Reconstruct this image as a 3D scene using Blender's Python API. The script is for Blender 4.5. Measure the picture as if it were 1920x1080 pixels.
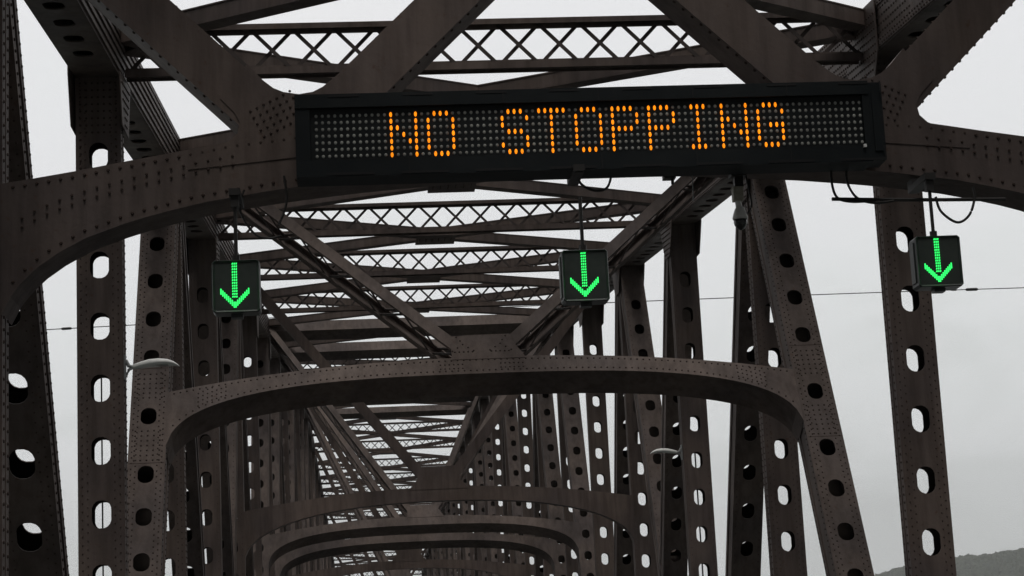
import bpy, math, random
import numpy as np
from mathutils import Vector
random.seed(7)
S = bpy.context.scene
for o in list(bpy.data.objects): bpy.data.objects.remove(o, do_unlink=True)
COL = S.collection
EYE = 1.5            # eye height above the road; all bridge heights below are written relative to the eye

# ---------------------------------------------------------------- camera
FPX, YAW, PIT, ROLL, CX = 3695.63, 0.0826163, 0.188155, -0.0485949, -2.16815
cy, sy, cp, sp = math.cos(YAW), math.sin(YAW), math.cos(PIT), math.sin(PIT)
F = Vector((sy*cp, cy*cp, sp)); R0 = Vector((cy, -sy, 0)); U0 = R0.cross(F)
R = math.cos(ROLL)*R0 + math.sin(ROLL)*U0; U = -math.sin(ROLL)*R0 + math.cos(ROLL)*U0
cd = bpy.data.cameras.new('camera'); cam = bpy.data.objects.new('camera', cd); COL.objects.link(cam)
cd.sensor_width = 36.0; cd.lens = FPX/1920*36.0; cd.clip_start = 0.1; cd.clip_end = 20000
from mathutils import Matrix
cam.matrix_world = Matrix(((R.x, U.x, -F.x, CX), (R.y, U.y, -F.y, 0), (R.z, U.z, -F.z, EYE), (0, 0, 0, 1)))
S.camera = cam
S.view_settings.view_transform = 'Standard'; S.view_settings.look = 'None'
S.view_settings.gamma = 1; S.view_settings.exposure = 0

# ---------------------------------------------------------------- world: overcast sky
W = bpy.data.worlds.new('World'); S.world = W; W.use_nodes = True
nt = W.node_tree; N = nt.nodes; Lk = nt.links
for n in list(N): N.remove(n)
def node(t, **k):
    n = N.new(t)
    for a, b in k.items(): setattr(n, a, b)
    return n
out = node('ShaderNodeOutputWorld'); bg = node('ShaderNodeBackground')
SUN_EL, SUN_AZ = math.radians(66), math.radians(182)
sky = node('ShaderNodeTexSky', sky_type='NISHITA'); sky.sun_disc = False
sky.sun_elevation = SUN_EL; sky.sun_rotation = SUN_AZ
hs = node('ShaderNodeHueSaturation'); hs.inputs['Saturation'].default_value = 0.15
Lk.new(sky.outputs[0], hs.inputs['Color'])
tc = node('ShaderNodeTexCoord'); sep = node('ShaderNodeSeparateXYZ'); Lk.new(tc.outputs['Generated'], sep.inputs[0])
ramp = node('ShaderNodeValToRGB'); e = ramp.color_ramp
e.elements[0].position = 0.0; e.elements[0].color = (0.74, 0.76, 0.755, 1)
e.elements[1].position = 1.0; e.elements[1].color = (1.40, 1.38, 1.37, 1)
for p, c in ((0.05, (0.80, 0.825, 0.82, 1)), (0.12, (0.88, 0.902, 0.905, 1)), (0.20, (0.905, 0.92, 0.93, 1)), (0.27, (0.91, 0.918, 0.935, 1)), (0.5, (0.95, 0.95, 0.96, 1))):
    x = e.elements.new(p); x.color = c
# slope of brightness: a little brighter to the left, cloud streaks
ma = node('ShaderNodeMath', operation='MULTIPLY_ADD'); Lk.new(sep.outputs['X'], ma.inputs[0]); ma.inputs[1].default_value = -0.06; Lk.new(sep.outputs['Z'], ma.inputs[2])
mp = node('ShaderNodeMapping'); mp.inputs['Scale'].default_value = (3.4, 3.4, 8); Lk.new(tc.outputs['Generated'], mp.inputs[0])
nz = node('ShaderNodeTexNoise'); nz.inputs['Scale'].default_value = 2.6; nz.inputs['Detail'].default_value = 5; nz.inputs['Roughness'].default_value = 0.5; nz.inputs['Distortion'].default_value = 0.6; Lk.new(mp.outputs[0], nz.inputs['Vector'])
mb = node('ShaderNodeMath', operation='MULTIPLY_ADD'); Lk.new(nz.outputs['Fac'], mb.inputs[0]); mb.inputs[1].default_value = 0.42; mb.inputs[2].default_value = -0.21
mc = node('ShaderNodeMath', operation='ADD'); Lk.new(ma.outputs[0], mc.inputs[0]); Lk.new(mb.outputs[0], mc.inputs[1])
Lk.new(mc.outputs[0], ramp.inputs[0])
sc = node('ShaderNodeMix', data_type='RGBA', blend_type='MULTIPLY'); sc.inputs[0].default_value = 1
Lk.new(ramp.outputs[0], sc.inputs[6]); sc.inputs[7].default_value = (10, 10, 10, 1)
# unseen sky behind the viewer is dimmed, added to darken upright faces and undersides
back = node('ShaderNodeMapRange', interpolation_type='SMOOTHSTEP'); Lk.new(sep.outputs['Y'], back.inputs[0])
back.inputs[1].default_value = -0.22; back.inputs[2].default_value = 0.65; back.inputs[3].default_value = 0.06; back.inputs[4].default_value = 1.0
bk = node('ShaderNodeMix', data_type='RGBA', blend_type='MULTIPLY'); bk.inputs[0].default_value = 1
Lk.new(sc.outputs[2], bk.inputs[6]); Lk.new(back.outputs[0], bk.inputs[7])
mx = node('ShaderNodeMix', data_type='RGBA'); mx.inputs[0].default_value = 0.97
Lk.new(hs.outputs[0], mx.inputs[6]); Lk.new(bk.outputs[2], mx.inputs[7])
Lk.new(mx.outputs[2], bg.inputs[0]); bg.inputs[1].default_value = 0.10
Lk.new(bg.outputs[0], out.inputs[0])
sl = bpy.data.lights.new('sun', 'SUN'); sl.energy = 1.5; sl.angle = math.radians(25); sl.color = (1, 0.97, 0.93)
so = bpy.data.objects.new('sun', sl); COL.objects.link(so)
so.rotation_euler = (math.radians(90)-SUN_EL, 0, math.radians(180)-SUN_AZ+math.radians(180))
dvec = Vector((math.sin(SUN_AZ)*math.cos(SUN_EL), math.cos(SUN_AZ)*math.cos(SUN_EL), math.sin(SUN_EL)))
so.rotation_euler = dvec.to_track_quat('Z', 'Y').to_euler()

# ---------------------------------------------------------------- materials
def mat(name, col, rough=0.6, spec=0.4, metal=0.0, col2=None, nscale=3.0, bump=0.0, emit=None, estr=0.0, streak=False, nfac=(0.35, 0.7)):
    m = bpy.data.materials.new(name); m.use_nodes = True
    t = m.node_tree; b = t.nodes['Principled BSDF']
    b.inputs['Base Color'].default_value = (*col, 1); b.inputs['Roughness'].default_value = rough
    b.inputs['Specular IOR Level'].default_value = spec; b.inputs['Metallic'].default_value = metal
    if col2 is not None:
        tcn = t.nodes.new('ShaderNodeTexCoord'); mpn = t.nodes.new('ShaderNodeMapping')
        t.links.new(tcn.outputs['Object'], mpn.inputs[0])
        mpn.inputs['Scale'].default_value = (1, 1, 0.3) if streak else (1, 1, 1)
        n1 = t.nodes.new('ShaderNodeTexNoise'); n1.inputs['Scale'].default_value = nscale; n1.inputs['Detail'].default_value = 8; n1.inputs['Roughness'].default_value = 0.65
        t.links.new(mpn.outputs[0], n1.inputs['Vector'])
        r = t.nodes.new('ShaderNodeValToRGB'); r.color_ramp.elements[0].position = nfac[0]; r.color_ramp.elements[1].position = nfac[1]
        r.color_ramp.elements[0].color = (*col, 1); r.color_ramp.elements[1].color = (*col2, 1)
        t.links.new(n1.outputs['Fac'], r.inputs[0]); t.links.new(r.outputs[0], b.inputs['Base Color'])
        if bump:
            n2 = t.nodes.new('ShaderNodeTexNoise'); n2.inputs['Scale'].default_value = nscale*14; n2.inputs['Detail'].default_value = 4
            t.links.new(tcn.outputs['Object'], n2.inputs['Vector'])
            bp = t.nodes.new('ShaderNodeBump'); bp.inputs['Strength'].default_value = bump; bp.inputs['Distance'].default_value = 0.01
            t.links.new(n2.outputs['Fac'], bp.inputs['Height']); t.links.new(bp.outputs[0], b.inputs['Normal'])
            mr = t.nodes.new('ShaderNodeMapRange'); mr.inputs[3].default_value = rough-0.12; mr.inputs[4].default_value = rough+0.12
            t.links.new(n1.outputs['Fac'], mr.inputs[0]); t.links.new(mr.outputs[0], b.inputs['Roughness'])
    if emit:
        b.inputs['Emission Color'].default_value = (*emit, 1); b.inputs['Emission Strength'].default_value = estr
    return m
M = {}
M['steel'] = mat('bridge_steel_paint', (0.140, 0.112, 0.101), 0.62, 0.18, col2=(0.080, 0.064, 0.058), nscale=1.3, bump=0.3, streak=True, nfac=(0.40, 0.74))
def weather(m):
    """rain streaks, chalky patches and rust spots, and a slightly different tone for each member"""
    t = m.node_tree; b = t.nodes['Principled BSDF']; src = b.inputs['Base Color'].links[0].from_socket
    tcn = t.nodes.new('ShaderNodeTexCoord'); oi = t.nodes.new('ShaderNodeObjectInfo')
    def noise(scale, sc, detail=5):
        mp_ = t.nodes.new('ShaderNodeMapping'); mp_.inputs['Scale'].default_value = sc; t.links.new(tcn.outputs['Object'], mp_.inputs[0])
        n = t.nodes.new('ShaderNodeTexNoise'); n.inputs['Scale'].default_value = scale; n.inputs['Detail'].default_value = detail; n.inputs['Roughness'].default_value = 0.6
        t.links.new(mp_.outputs[0], n.inputs['Vector']); return n.outputs['Fac']
    def ramp_(f, p0, c0, p1, c1):
        r = t.nodes.new('ShaderNodeValToRGB'); r.color_ramp.elements[0].position = p0; r.color_ramp.elements[1].position = p1
        r.color_ramp.elements[0].color = c0; r.color_ramp.elements[1].color = c1; t.links.new(f, r.inputs[0]); return r.outputs[0]
    def mul(a, c, f=1.0):
        x = t.nodes.new('ShaderNodeMix'); x.data_type = 'RGBA'; x.blend_type = 'MULTIPLY'; x.inputs[0].default_value = f
        t.links.new(a, x.inputs[6]); t.links.new(c, x.inputs[7]); return x.outputs[2]
    c = mul(src, ramp_(noise(7, (1, 1, 0.09)), 0.42, (1, 1, 1, 1), 0.68, (0.70, 0.68, 0.67, 1)))          # streaks
    c = mul(c, ramp_(noise(0.55, (1, 1, 1), 3), 0.35, (0.80, 0.80, 0.84, 1), 0.62, (1.16, 1.12, 1.08, 1)))  # broad patches
    x = t.nodes.new('ShaderNodeMix'); x.data_type = 'RGBA'
    t.links.new(ramp_(noise(9, (1, 1, 1), 8), 0.63, (0, 0, 0, 1), 0.72, (0.5, 0.5, 0.5, 1)), x.inputs[0]); t.links.new(c, x.inputs[6]); x.inputs[7].default_value = (0.085, 0.040, 0.022, 1)
    mr = t.nodes.new('ShaderNodeMapRange'); mr.inputs[3].default_value = 0.88; mr.inputs[4].default_value = 1.12; t.links.new(oi.outputs['Random'], mr.inputs[0])
    y = t.nodes.new('ShaderNodeMix'); y.data_type = 'RGBA'; y.blend_type = 'MULTIPLY'; y.inputs[0].default_value = 1
    t.links.new(x.outputs[2], y.inputs[6]); t.links.new(mr.outputs[0], y.inputs[7]); t.links.new(y.outputs[2], b.inputs['Base Color'])
weather(M['steel'])
M['inner'] = mat('shaded_inside_of_boxes', (0.022, 0.018, 0.016), 0.9, 0.1, col2=(0.035, 0.028, 0.024), nscale=3)  # darker inside faces: the shade behind the holes is put into the colour
M['rivet'] = mat('rivet_shaded_rust', (0.055, 0.038, 0.032), 0.75, 0.2)  # dark heads: dome shading and shadow put into a rusty colour
M['lacing'] = mat('lacing_paint', (0.070, 0.054, 0.050), 0.6, 0.3, col2=(0.045, 0.036, 0.033), nscale=3)
M['sign'] = mat('sign_housing_paint', (0.006, 0.009, 0.011), 0.6, 0.2, col2=(0.012, 0.015, 0.016), nscale=2.5, bump=0.1)
M['signface'] = mat('sign_face', (0.006, 0.008, 0.009), 0.4, 0.3, col2=(0.010, 0.012, 0.013), nscale=6)
M['seam'] = mat('sign_seam', (0.004, 0.004, 0.005), 0.7)
M['unlit'] = mat('unlit_lamp', (0.40, 0.41, 0.38), 0.3, 0.6, col2=(0.16, 0.16, 0.15), nscale=2.2)
M['amber'] = mat('amber_led', (0.5, 0.2, 0.02), 0.6, emit=(1.0, 0.25, 0.004), estr=1.25)
M['green'] = mat('green_led', (0.02, 0.4, 0.06), 0.6, emit=(0.03, 1.0, 0.16), estr=1.5)
def uneven(m, lo, hi, scale):
    t = m.node_tree; b = t.nodes['Principled BSDF']; tcn = t.nodes.new('ShaderNodeTexCoord'); n = t.nodes.new('ShaderNodeTexWhiteNoise')
    mp_ = t.nodes.new('ShaderNodeVectorMath'); mp_.operation = 'SNAP'; mp_.inputs[1].default_value = (scale, 10, scale)
    t.links.new(tcn.outputs['Object'], mp_.inputs[0]); t.links.new(mp_.outputs[0], n.inputs['Vector'])
    mr = t.nodes.new('ShaderNodeMapRange'); mr.inputs[3].default_value = lo; mr.inputs[4].default_value = hi
    t.links.new(n.outputs['Value'], mr.inputs[0]); t.links.new(mr.outputs[0], b.inputs['Emission Strength'])
uneven(M['amber'], 1.05, 1.6, 0.055)
M['sigbox'] = mat('signal_housing_paint', (0.022, 0.028, 0.026), 0.4, 0.5, col2=(0.04, 0.05, 0.046), nscale=7)
M['sigface'] = mat('signal_face', (0.030, 0.040, 0.034), 0.35, 0.5, col2=(0.045, 0.055, 0.048), nscale=9)
M['pipe'] = mat('dark_conduit', (0.022, 0.020, 0.019), 0.5, 0.4)
M['galv'] = mat('galvanised_metal', (0.34, 0.35, 0.35), 0.5, 0.5, metal=0.3, col2=(0.24, 0.25, 0.25), nscale=20)
M['lampw'] = mat('lamp_white_paint', (0.82, 0.83, 0.80), 0.4, 0.5, col2=(0.72, 0.72, 0.70), nscale=15)
M['lens'] = mat('lamp_lens', (0.30, 0.31, 0.30), 0.2, 0.6)
M['camw'] = mat('camera_housing', (0.82, 0.82, 0.80), 0.45, 0.4, col2=(0.6, 0.59, 0.55), nscale=18)
M['beige'] = mat('weathered_beige_box', (0.42, 0.40, 0.33), 0.6, 0.3, col2=(0.28, 0.26, 0.2), nscale=18)
M['dome'] = mat('smoked_dome', (0.012, 0.014, 0.014), 0.08, 0.7)
M['asphalt'] = mat('asphalt', (0.030, 0.030, 0.031), 0.5, 0.3, col2=(0.04, 0.04, 0.04), nscale=4, bump=0.4)
M['concrete'] = mat('concrete', (0.20, 0.19, 0.17), 0.85, 0.2, col2=(0.22, 0.21, 0.2), nscale=2)
M['linew'] = mat('road_paint', (0.7, 0.7, 0.68), 0.6, 0.3)
M['water'] = mat('river_water', (0.05, 0.065, 0.06), 0.12, 0.5, col2=(0.06, 0.075, 0.07), nscale=0.02)
M['forest'] = mat('hill_foliage', (0.050, 0.068, 0.045), 0.9, 0.1, col2=(0.085, 0.10, 0.065), nscale=0.02)

# ---------------------------------------------------------------- mesh builder
class MB:
    def __init__(s): s.v = []; s.f = []; s.m = []; s.n = 0
    def add(s, verts, faces, mi=0):
        a = np.asarray(verts, float); s.v.append(a)
        for f in faces: s.f.append([i+s.n for i in f]); s.m.append(mi)
        s.n += len(a)
    def box(s, c, ax, ay, az, mi=0):
        """box with centre c and half-extent vectors"""
        c, ax, ay, az = (np.asarray(q, float) for q in (c, ax, ay, az))
        v = [c+i*ax+j*ay+k*az for k in (-1, 1) for j in (-1, 1) for i in (-1, 1)]
        f = [(0, 2, 3, 1), (4, 5, 7, 6), (0, 1, 5, 4), (2, 6, 7, 3), (0, 4, 6, 2), (1, 3, 7, 5)]
        if np.dot(np.cross(ax, ay), az) < 0: f = [q[::-1] for q in f]
        s.add(v, f, mi)
    def abox(s, x0, x1, y0, y1, z0, z1, mi=0):
        s.box(((x0+x1)/2, (y0+y1)/2, (z0+z1)/2), ((x1-x0)/2, 0, 0), (0, (y1-y0)/2, 0), (0, 0, (z1-z0)/2), mi)
    def bar(s, p, q, w, t, side, mi=0):
        """flat bar p->q, half extents w (along side) and t (along normal)"""
        p, q, side = (np.asarray(x, float) for x in (p, q, side))
        a = (q-p); L = np.linalg.norm(a); a = a/L
        side = side-a*np.dot(side, a); side /= np.linalg.norm(side); n = np.cross(a, side)
        s.box((p+q)/2, a*L/2, side*w, n*t, mi)
    def tube(s, pts, r, seg=8, mi=0):
        pts = [np.asarray(p, float) for p in pts]; rings = []
        for i, p in enumerate(pts):
            a = pts[min(i+1, len(pts)-1)]-pts[max(i-1, 0)]; a /= np.linalg.norm(a)
            u = np.cross(a, (0.13, 0.21, 0.97) if abs(a[2]) < 0.9 else (1, 0.1, 0)); u /= np.linalg.norm(u); w = np.cross(a, u)
            rr = r[i] if hasattr(r, '__len__') else r
            rings += [p+rr*(math.cos(2*math.pi*k/seg)*u+math.sin(2*math.pi*k/seg)*w) for k in range(seg)]
        f = []
        for i in range(len(pts)-1):
            for k in range(seg):
                f.append((i*seg+k, i*seg+(k+1) % seg, (i+1)*seg+(k+1) % seg, (i+1)*seg+k))
        f.append(tuple(range(seg))[::-1]); f.append(tuple((len(pts)-1)*seg+k for k in range(seg)))
        s.add(rings, f, mi)
    def rivet(s, p, n, u, r=0.019, mi=1):
        p, n, u = (np.asarray(q, float) for q in (p, n, u)); w = np.cross(n, u)
        v = []
        for rr, h in ((r, 0), (r*0.62, r*0.72)):
            for k in range(6):
                a = k*math.pi/3; v.append(p+n*h+rr*(math.cos(a)*u+math.sin(a)*w))
        f = [(k, (k+1) % 6, 6+(k+1) % 6, 6+k) for k in range(6)]+[(6, 7, 8, 9, 10, 11)]
        s.add(v, f, mi)
    def prism(s, poly, off, mi=0):
        """closed solid from a planar polygon and an offset vector"""
        a = [np.asarray(p, float) for p in poly]; off = np.asarray(off, float); n = len(a)
        nrm = sum(np.cross(a[i]-a[0], a[(i+1) % n]-a[0]) for i in range(n))
        if np.dot(nrm, off) > 0: a = a[::-1]
        v = a+[p+off for p in a]
        f = [tuple(range(n)), tuple(range(2*n-1, n-1, -1))]+[(i, n+i, n+(i+1) % n, (i+1) % n) for i in range(n)]
        s.add(v, f, mi)
    def build(s, name, mats, parent=None, loc=(0, 0, 0), dz=EYE, smooth=False):
        me = bpy.data.meshes.new(name)
        v = np.concatenate(s.v)+np.array((0, 0, dz))
        me.from_pydata(v.tolist(), [], s.f)
        for m in (mats if isinstance(mats, (list, tuple)) else [mats]): me.materials.append(M[m])
        me.polygons.foreach_set('material_index', s.m)
        if smooth: me.polygons.foreach_set('use_smooth', [True]*len(me.polygons))
        me.update()
        o = bpy.data.objects.new(name, me); COL.objects.link(o); o.location = loc
        if parent: o.parent = parent
        return o
def tag(o, label=None, cat=None, group=None, kind=None):
    for k, v in (('label', label), ('category', cat), ('group', group), ('kind', kind)):
        if v: o[k] = v
    return o
def empty(name, loc):
    o = bpy.data.objects.new(name, None); COL.objects.link(o); o.location = loc; o.empty_display_size = 0.3
    return o
def A(*v): return np.array(v, float)

# ---------------------------------------------------------------- bridge layout
PAN, WX = 9.0166, 5.55               # panel length, half spacing of the two trusses
NMAX = 27
def YN(n): return PAN*n-0.458
ZBn = [(0, 6.3), (1, 6.85), (2, 7.45), (3, 8.2), (4, 9.05), (5, 9.88), (6, 10.7), (7, 11.4), (8, 12.1), (9, 12.75), (10, 13.55), (11, 14.3), (12, 15.0), (13, 15.6),
       (14, 15.95), (15, 15.9), (16, 15.75), (17, 15.35), (18, 15.1), (19, 14.9), (20, 14.6), (22, 13.8), (24, 12.9), (26, 11.8), (28, 10.6)]
def ZB(n): return float(np.interp(n, [a for a, b in ZBn], [b for a, b in ZBn]))
BOT = -7.0
CH = 0.75                            # top chord depth
XV = A(1, 0, 0)
bridge = tag(empty('truss_bridge', (0, 0, 0)), 'long dark brown riveted steel truss bridge with portal arches and oval holes in its posts', 'bridge')

def stadium(a, b, k=16):
    p = []
    for i in range(k):
        t = 2*math.pi*(i+0.5)/k; c, s_ = math.cos(t), math.sin(t)
        p.append((a*math.copysign(abs(c)**0.88, c), math.copysign(b-a, s_)+a*s_))
    return p
HOLE = stadium(0.128, 0.186); HOLED = stadium(0.130, 0.168)
def perf_plate(mb, o, a, x, d, s0, s1, w, holes, t=0.02, sc=1.0):
    """plate from s0 to s1 along a, width w along x, outer normal d, with oval holes"""
    holes = [h for h in holes if s0+0.3 < h < s1-0.3]
    cuts = [s0]+[(holes[i]+holes[i+1])/2 for i in range(len(holes)-1)]+[s1]
    if not holes:
        mb.box(o+a*(s0+s1)/2-d*t/2, a*(s1-s0)/2, x*w/2, d*t/2); return
    def P(u, s, k): return o+a*s+x*u-d*(t*k)
    for i, h in enumerate(holes):
        lo, hi = max(cuts[i], h-0.36), min(cuts[i+1], h+0.36)
        for s_a, s_b in ((cuts[i], lo), (hi, cuts[i+1])):
            if s_b-s_a > 1e-4:
                mb.add([P(-w/2, s_a, 0), P(w/2, s_a, 0), P(w/2, s_b, 0), P(-w/2, s_b, 0)], [(0, 1, 2, 3)])
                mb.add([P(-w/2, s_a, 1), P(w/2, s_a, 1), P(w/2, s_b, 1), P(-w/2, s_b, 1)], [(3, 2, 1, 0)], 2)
        rim = [(u, h+v) for u, v in (HOLED if sc != 1.0 else HOLE)]; outr = []
        n = len(rim)
        for i2 in range(n):
            t2 = 2*math.pi*(i2+0.5)/n; c, s_ = math.cos(t2), math.sin(t2)
            m = max(abs(c), abs(s_)); uu, vv = c/m, s_/m
            if abs(abs(uu)-abs(vv)) < 0.45 and (i2 % 4 in (1, 2)): uu, vv = math.copysign(1, uu) if i2 % 4 in (1, 2) else uu, vv
            outr.append((uu*w/2, h+(vv*((hi-h) if vv > 0 else (h-lo)))))
        v = [P(u, s, 0) for u, s in outr]+[P(u, s, 0) for u, s in rim]+[P(u, s, 1) for u, s in rim]+[P(u, s, 1) for u, s in outr]
        f = []
        for k in range(n):
            j = (k+1) % n
            f += [(k, j, n+j, n+k), (n+k, n+j, 2*n+j, 2*n+k)]
        mb.add(v, f)
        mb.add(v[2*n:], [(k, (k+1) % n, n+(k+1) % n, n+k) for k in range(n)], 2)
        # corner triangles
        for su in (-1, 1):
            for sv, lim in ((-1, lo), (1, hi)):
                c0 = (su*w/2, lim)
                # the two outer points either side of this corner
                near = sorted(range(n), key=lambda k: (outr[k][0]-c0[0])**2+(outr[k][1]-c0[1])**2)[:2]
                tri = [P(*c0, 0), P(*outr[near[0]], 0), P(*outr[near[1]], 0)]
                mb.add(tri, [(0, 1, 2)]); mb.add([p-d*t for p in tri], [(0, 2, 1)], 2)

def member(p0, p1, w, h, holes, rv=0, ends=(0, 0), inner=0, sc=1.0):
    """hollow riveted box: perforated cover plates front and back, solid web plates at the sides"""
    mb = MB(); p0, p1 = A(*p0), A(*p1); L = np.linalg.norm(p1-p0); a = (p1-p0)/L
    d = np.cross(a, XV); d /= np.linalg.norm(d)
    if d[1] > 0: d = -d             # towards the viewer
    for sgn in (1, -1):
        perf_plate(mb, p0+d*sgn*h/2, a, XV, d*sgn, 0, L, w, holes, sc=sc)
        mb.box(p0+a*L/2+XV*sgn*(w/2-0.016), a*(L/2-0.001), XV*0.01, d*(h/2-0.021))
        # edge angles lying along the webs
        for q in (1, -1):
            mb.box(p0+a*L/2+XV*sgn*(w/2+0.004)+d*q*(h/2-0.075), a*(L/2-0.002), XV*0.009, d*0.07)
    if rv:
        st = 0.11 if rv == 2 else 0.16
        ss = np.arange(0.1, L-0.05, st)
        for s_ in ss:
            z = (p0+a*s_)[2]
            if z < -0.5: continue
            for sg in (-1, 1):
                mb.rivet(p0+a*s_+XV*sg*(w/2-0.045)+d*h/2, d, a, 0.0145 if h > 0.5 else 0.012)
                if rv == 2: mb.rivet(p0+a*(s_+st/2)+XV*sg*(w/2-0.115)+d*h/2, d, a, 0.0145 if h > 0.5 else 0.011)
            if rv == 2 and inner:
                for q in (1, -1):
                    mb.rivet(p0+a*s_+XV*inner*(w/2+0.013)+d*q*(h/2-0.07), XV*inner, a, 0.018)
    return mb, a, d

# ---- posts (verticals)
PH = {2: 0.3, 3: 0.51, 4: 0.26, 5: 0.16, 6: 0.05, 7: 0.60}
def posts():
    for n in range(0, NMAX+1):
        top = ZB(n)+0.1
        ph = PH.get(n, (0.37*n) % 0.84)
        for s in (-1, 1):
            holes = [z-BOT for z in np.arange(ph-0.84*9, top-0.9, 0.84)]
            if n == 3: holes = [z-BOT for z in np.arange(ph-0.84*9, 5.6, 0.84)]+[7.07-BOT]
            mb, a, d = member((s*WX, YN(n)-0.03, BOT), (s*WX, YN(n)-0.03, top), 0.585, 0.34, holes, rv=2 if n <= 4 else (1 if n <= 7 else 0), inner=-s)
            if n in (2, 3, 4):   # splice rivets where the post meets the chord joint
                for z in np.arange(top-1.4, top-0.1, 0.1):
                    for x in np.arange(-0.24, 0.25, 0.08):
                        if n == 3 and abs(z-7.07) < 0.26 and abs(x) < 0.18: continue
                        mb.rivet((s*WX+x, YN(n)-0.2, z), (0, -1, 0), (1, 0, 0), 0.017)
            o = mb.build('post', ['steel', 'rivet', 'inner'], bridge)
posts()
# ---- diagonals; leaning away (base n -> top n+1) or towards the viewer (top n -> base n+1)
UP = [1, 3, 5, 7, 8, 10, 12, 13, 15, 17, 18, 20, 22, 24]
DN = [0, 2, 4, 5, 6, 9, 11, 14, 16, 19, 21, 23, 25, 26]
P2H = [-5.1+0.745*i for i in range(0, 10)]
P2H = [1.67-0.745*i for i in range(10, 0, -1)]+[1.67, 2.40, 3.11, 4.12, 5.18, 5.91, 6.65, 7.4, 8.1]
def diag_pts(n, up):
    zt = ZB(n+1 if up else n)+0.35
    return (YN(n), BOT, YN(n+1), zt) if up else (YN(n+1), BOT, YN(n), zt)
def diagonals():
    for n, up in [(n, 1) for n in UP]+[(n, 0) for n in DN]:
        y0, z0, y1, z1 = diag_pts(n, up); L = math.hypot(y1-y0, z1-z0); k = L/(z1-z0)
        for s in (-1, 1):
            if up and n in (3,): holes = [(z-z0)*k for z in P2H]
            else: holes = list(np.arange(0.9+(0.31*n) % 0.8, L-1.2, 0.83))
            hh_ = 0.42 if (n == 2 and not up) else 0.60; dy = -0.50 if (n == 2 and not up) else 0
            if n == 2 and not up: holes = [h+0.27 for h in holes]
            mb, a, d = member((s*WX, y0+dy, z0), (s*WX, y1+dy, z1), 0.575, hh_, holes, rv=2 if n <= 3 else (1 if n <= 6 else 0), inner=-s, sc=0.94)
            if n == 3 and up:
                # riveted splice fields where the portal arch meets the leg
                for za, zb_ in ((3.35, 3.9), (4.45, 4.95)):
                    for z in np.arange(za, zb_, 0.085):
                        for x in np.arange(-0.2, 0.21, 0.1): mb.rivet(A(s*WX+x, y0, z0)+a*(z-z0)*k+d*0.3, d, a, 0.017)
                for z in (3.3, 4.98):
                    mb.box(A(s*WX, y0, z0)+a*(z-z0)*k+d*0.3, XV*0.28, a*0.006, d*0.002, 1)
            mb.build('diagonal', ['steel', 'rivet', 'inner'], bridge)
diagonals()
# ---- top chords
def chords():
    for s in (-1, 1):
        for n in range(0, NMAX):
            mb = MB(); p, q = A(s*WX, YN(n), ZB(n)), A(s*WX, YN(n+1), ZB(n+1))
            L = np.linalg.norm(q-p); a = (q-p)/L; up = np.cross(XV, a); up /= np.linalg.norm(up)
            c = (p+q)/2
            inn = -s
            mb.box(c+up*CH/2+XV*inn*0.29, a*L/2, XV*0.012, up*CH/2)       # webs
            mb.box(c+up*CH/2-XV*inn*0.29, a*L/2, XV*0.012, up*CH/2)
            mb.box(c+up*(CH-0.02), a*(L/2-0.002), XV*0.325, up*0.015)      # top cover plate
            if n <= 8:                                                     # perforated bottom cover
                perf_plate(mb, p-up*0.004, a, XV, -up, 0, L, 0.56, list(np.arange(1.6, L-1.4, 0.83)))
            else: mb.box(c-up*0.01, a*L/2, XV*0.28, up*0.01)
            for h in ((0.08, 0.67) if s > 0 else (0.07, 0.20, 0.33, 0.46, 0.58, 0.68)):
                mb.box(c+up*h+XV*inn*(0.29+0.022), a*(L/2-0.003), XV*(0.012 if s > 0 else 0.02), up*(0.06 if s > 0 else 0.028))
            if n <= 5 and s > 0:
                for t in np.arange(0.1, L, 0.12):
                    for i, h in enumerate((0.05, 0.11, 0.22, 0.33, 0.44, 0.55, 0.64, 0.70)):
                        if i in (2, 3, 4, 5) and 2.4 < t < L-2.4: continue
                        off = 0.034 if i in (0, 1, 6, 7) else 0.302
                        mb.rivet(p+a*(t+(0.06 if i % 2 else 0))+up*h+XV*inn*(0.29+(0.034 if i in (0, 1, 6, 7) else 0.012)), XV*inn, a, 0.02)
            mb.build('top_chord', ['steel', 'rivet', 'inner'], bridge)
        # gusset plates at the panel joints, both faces of the truss
        for n in range(0, NMAX+1):
            z = ZB(n)
            for f_ in (-1, 1):
                if n > 20 and f_ == s: continue
                mb = MB(); x = s*WX+f_*0.335
                sl = (ZB(min(n+1, NMAX))-ZB(max(n-1, 0)))/(PAN*2)
                inr = (f_ == -s); tp = CH-0.03 if (s > 0 or not inr) else -0.01; wd = 0.85 if s > 0 else 0.62
                poly = [(-wd, tp-wd*sl), (wd, tp+wd*sl), (wd, -0.02+wd*sl), (0.36, -0.75), (-0.36, -0.75), (-wd, -0.02-wd*sl)]
                mb.prism([A(x, YN(n)+u, z+v) for u, v in poly], A(0.016*f_, 0, 0))
                if n <= 5 and f_ == -s:
                    for u in np.arange(-0.77, 0.78, 0.11):
                        for v in np.arange(-0.68, tp-0.08, 0.11):
                            if abs(u) < wd-0.06-max(0, -v)*0.6: mb.rivet((x+0.016*f_, YN(n)+u, z+v+u*sl), XV*f_, (0, 1, 0), 0.02)
                mb.build('gusset_plate', ['steel', 'rivet', 'inner'], bridge)
chords()

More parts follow.
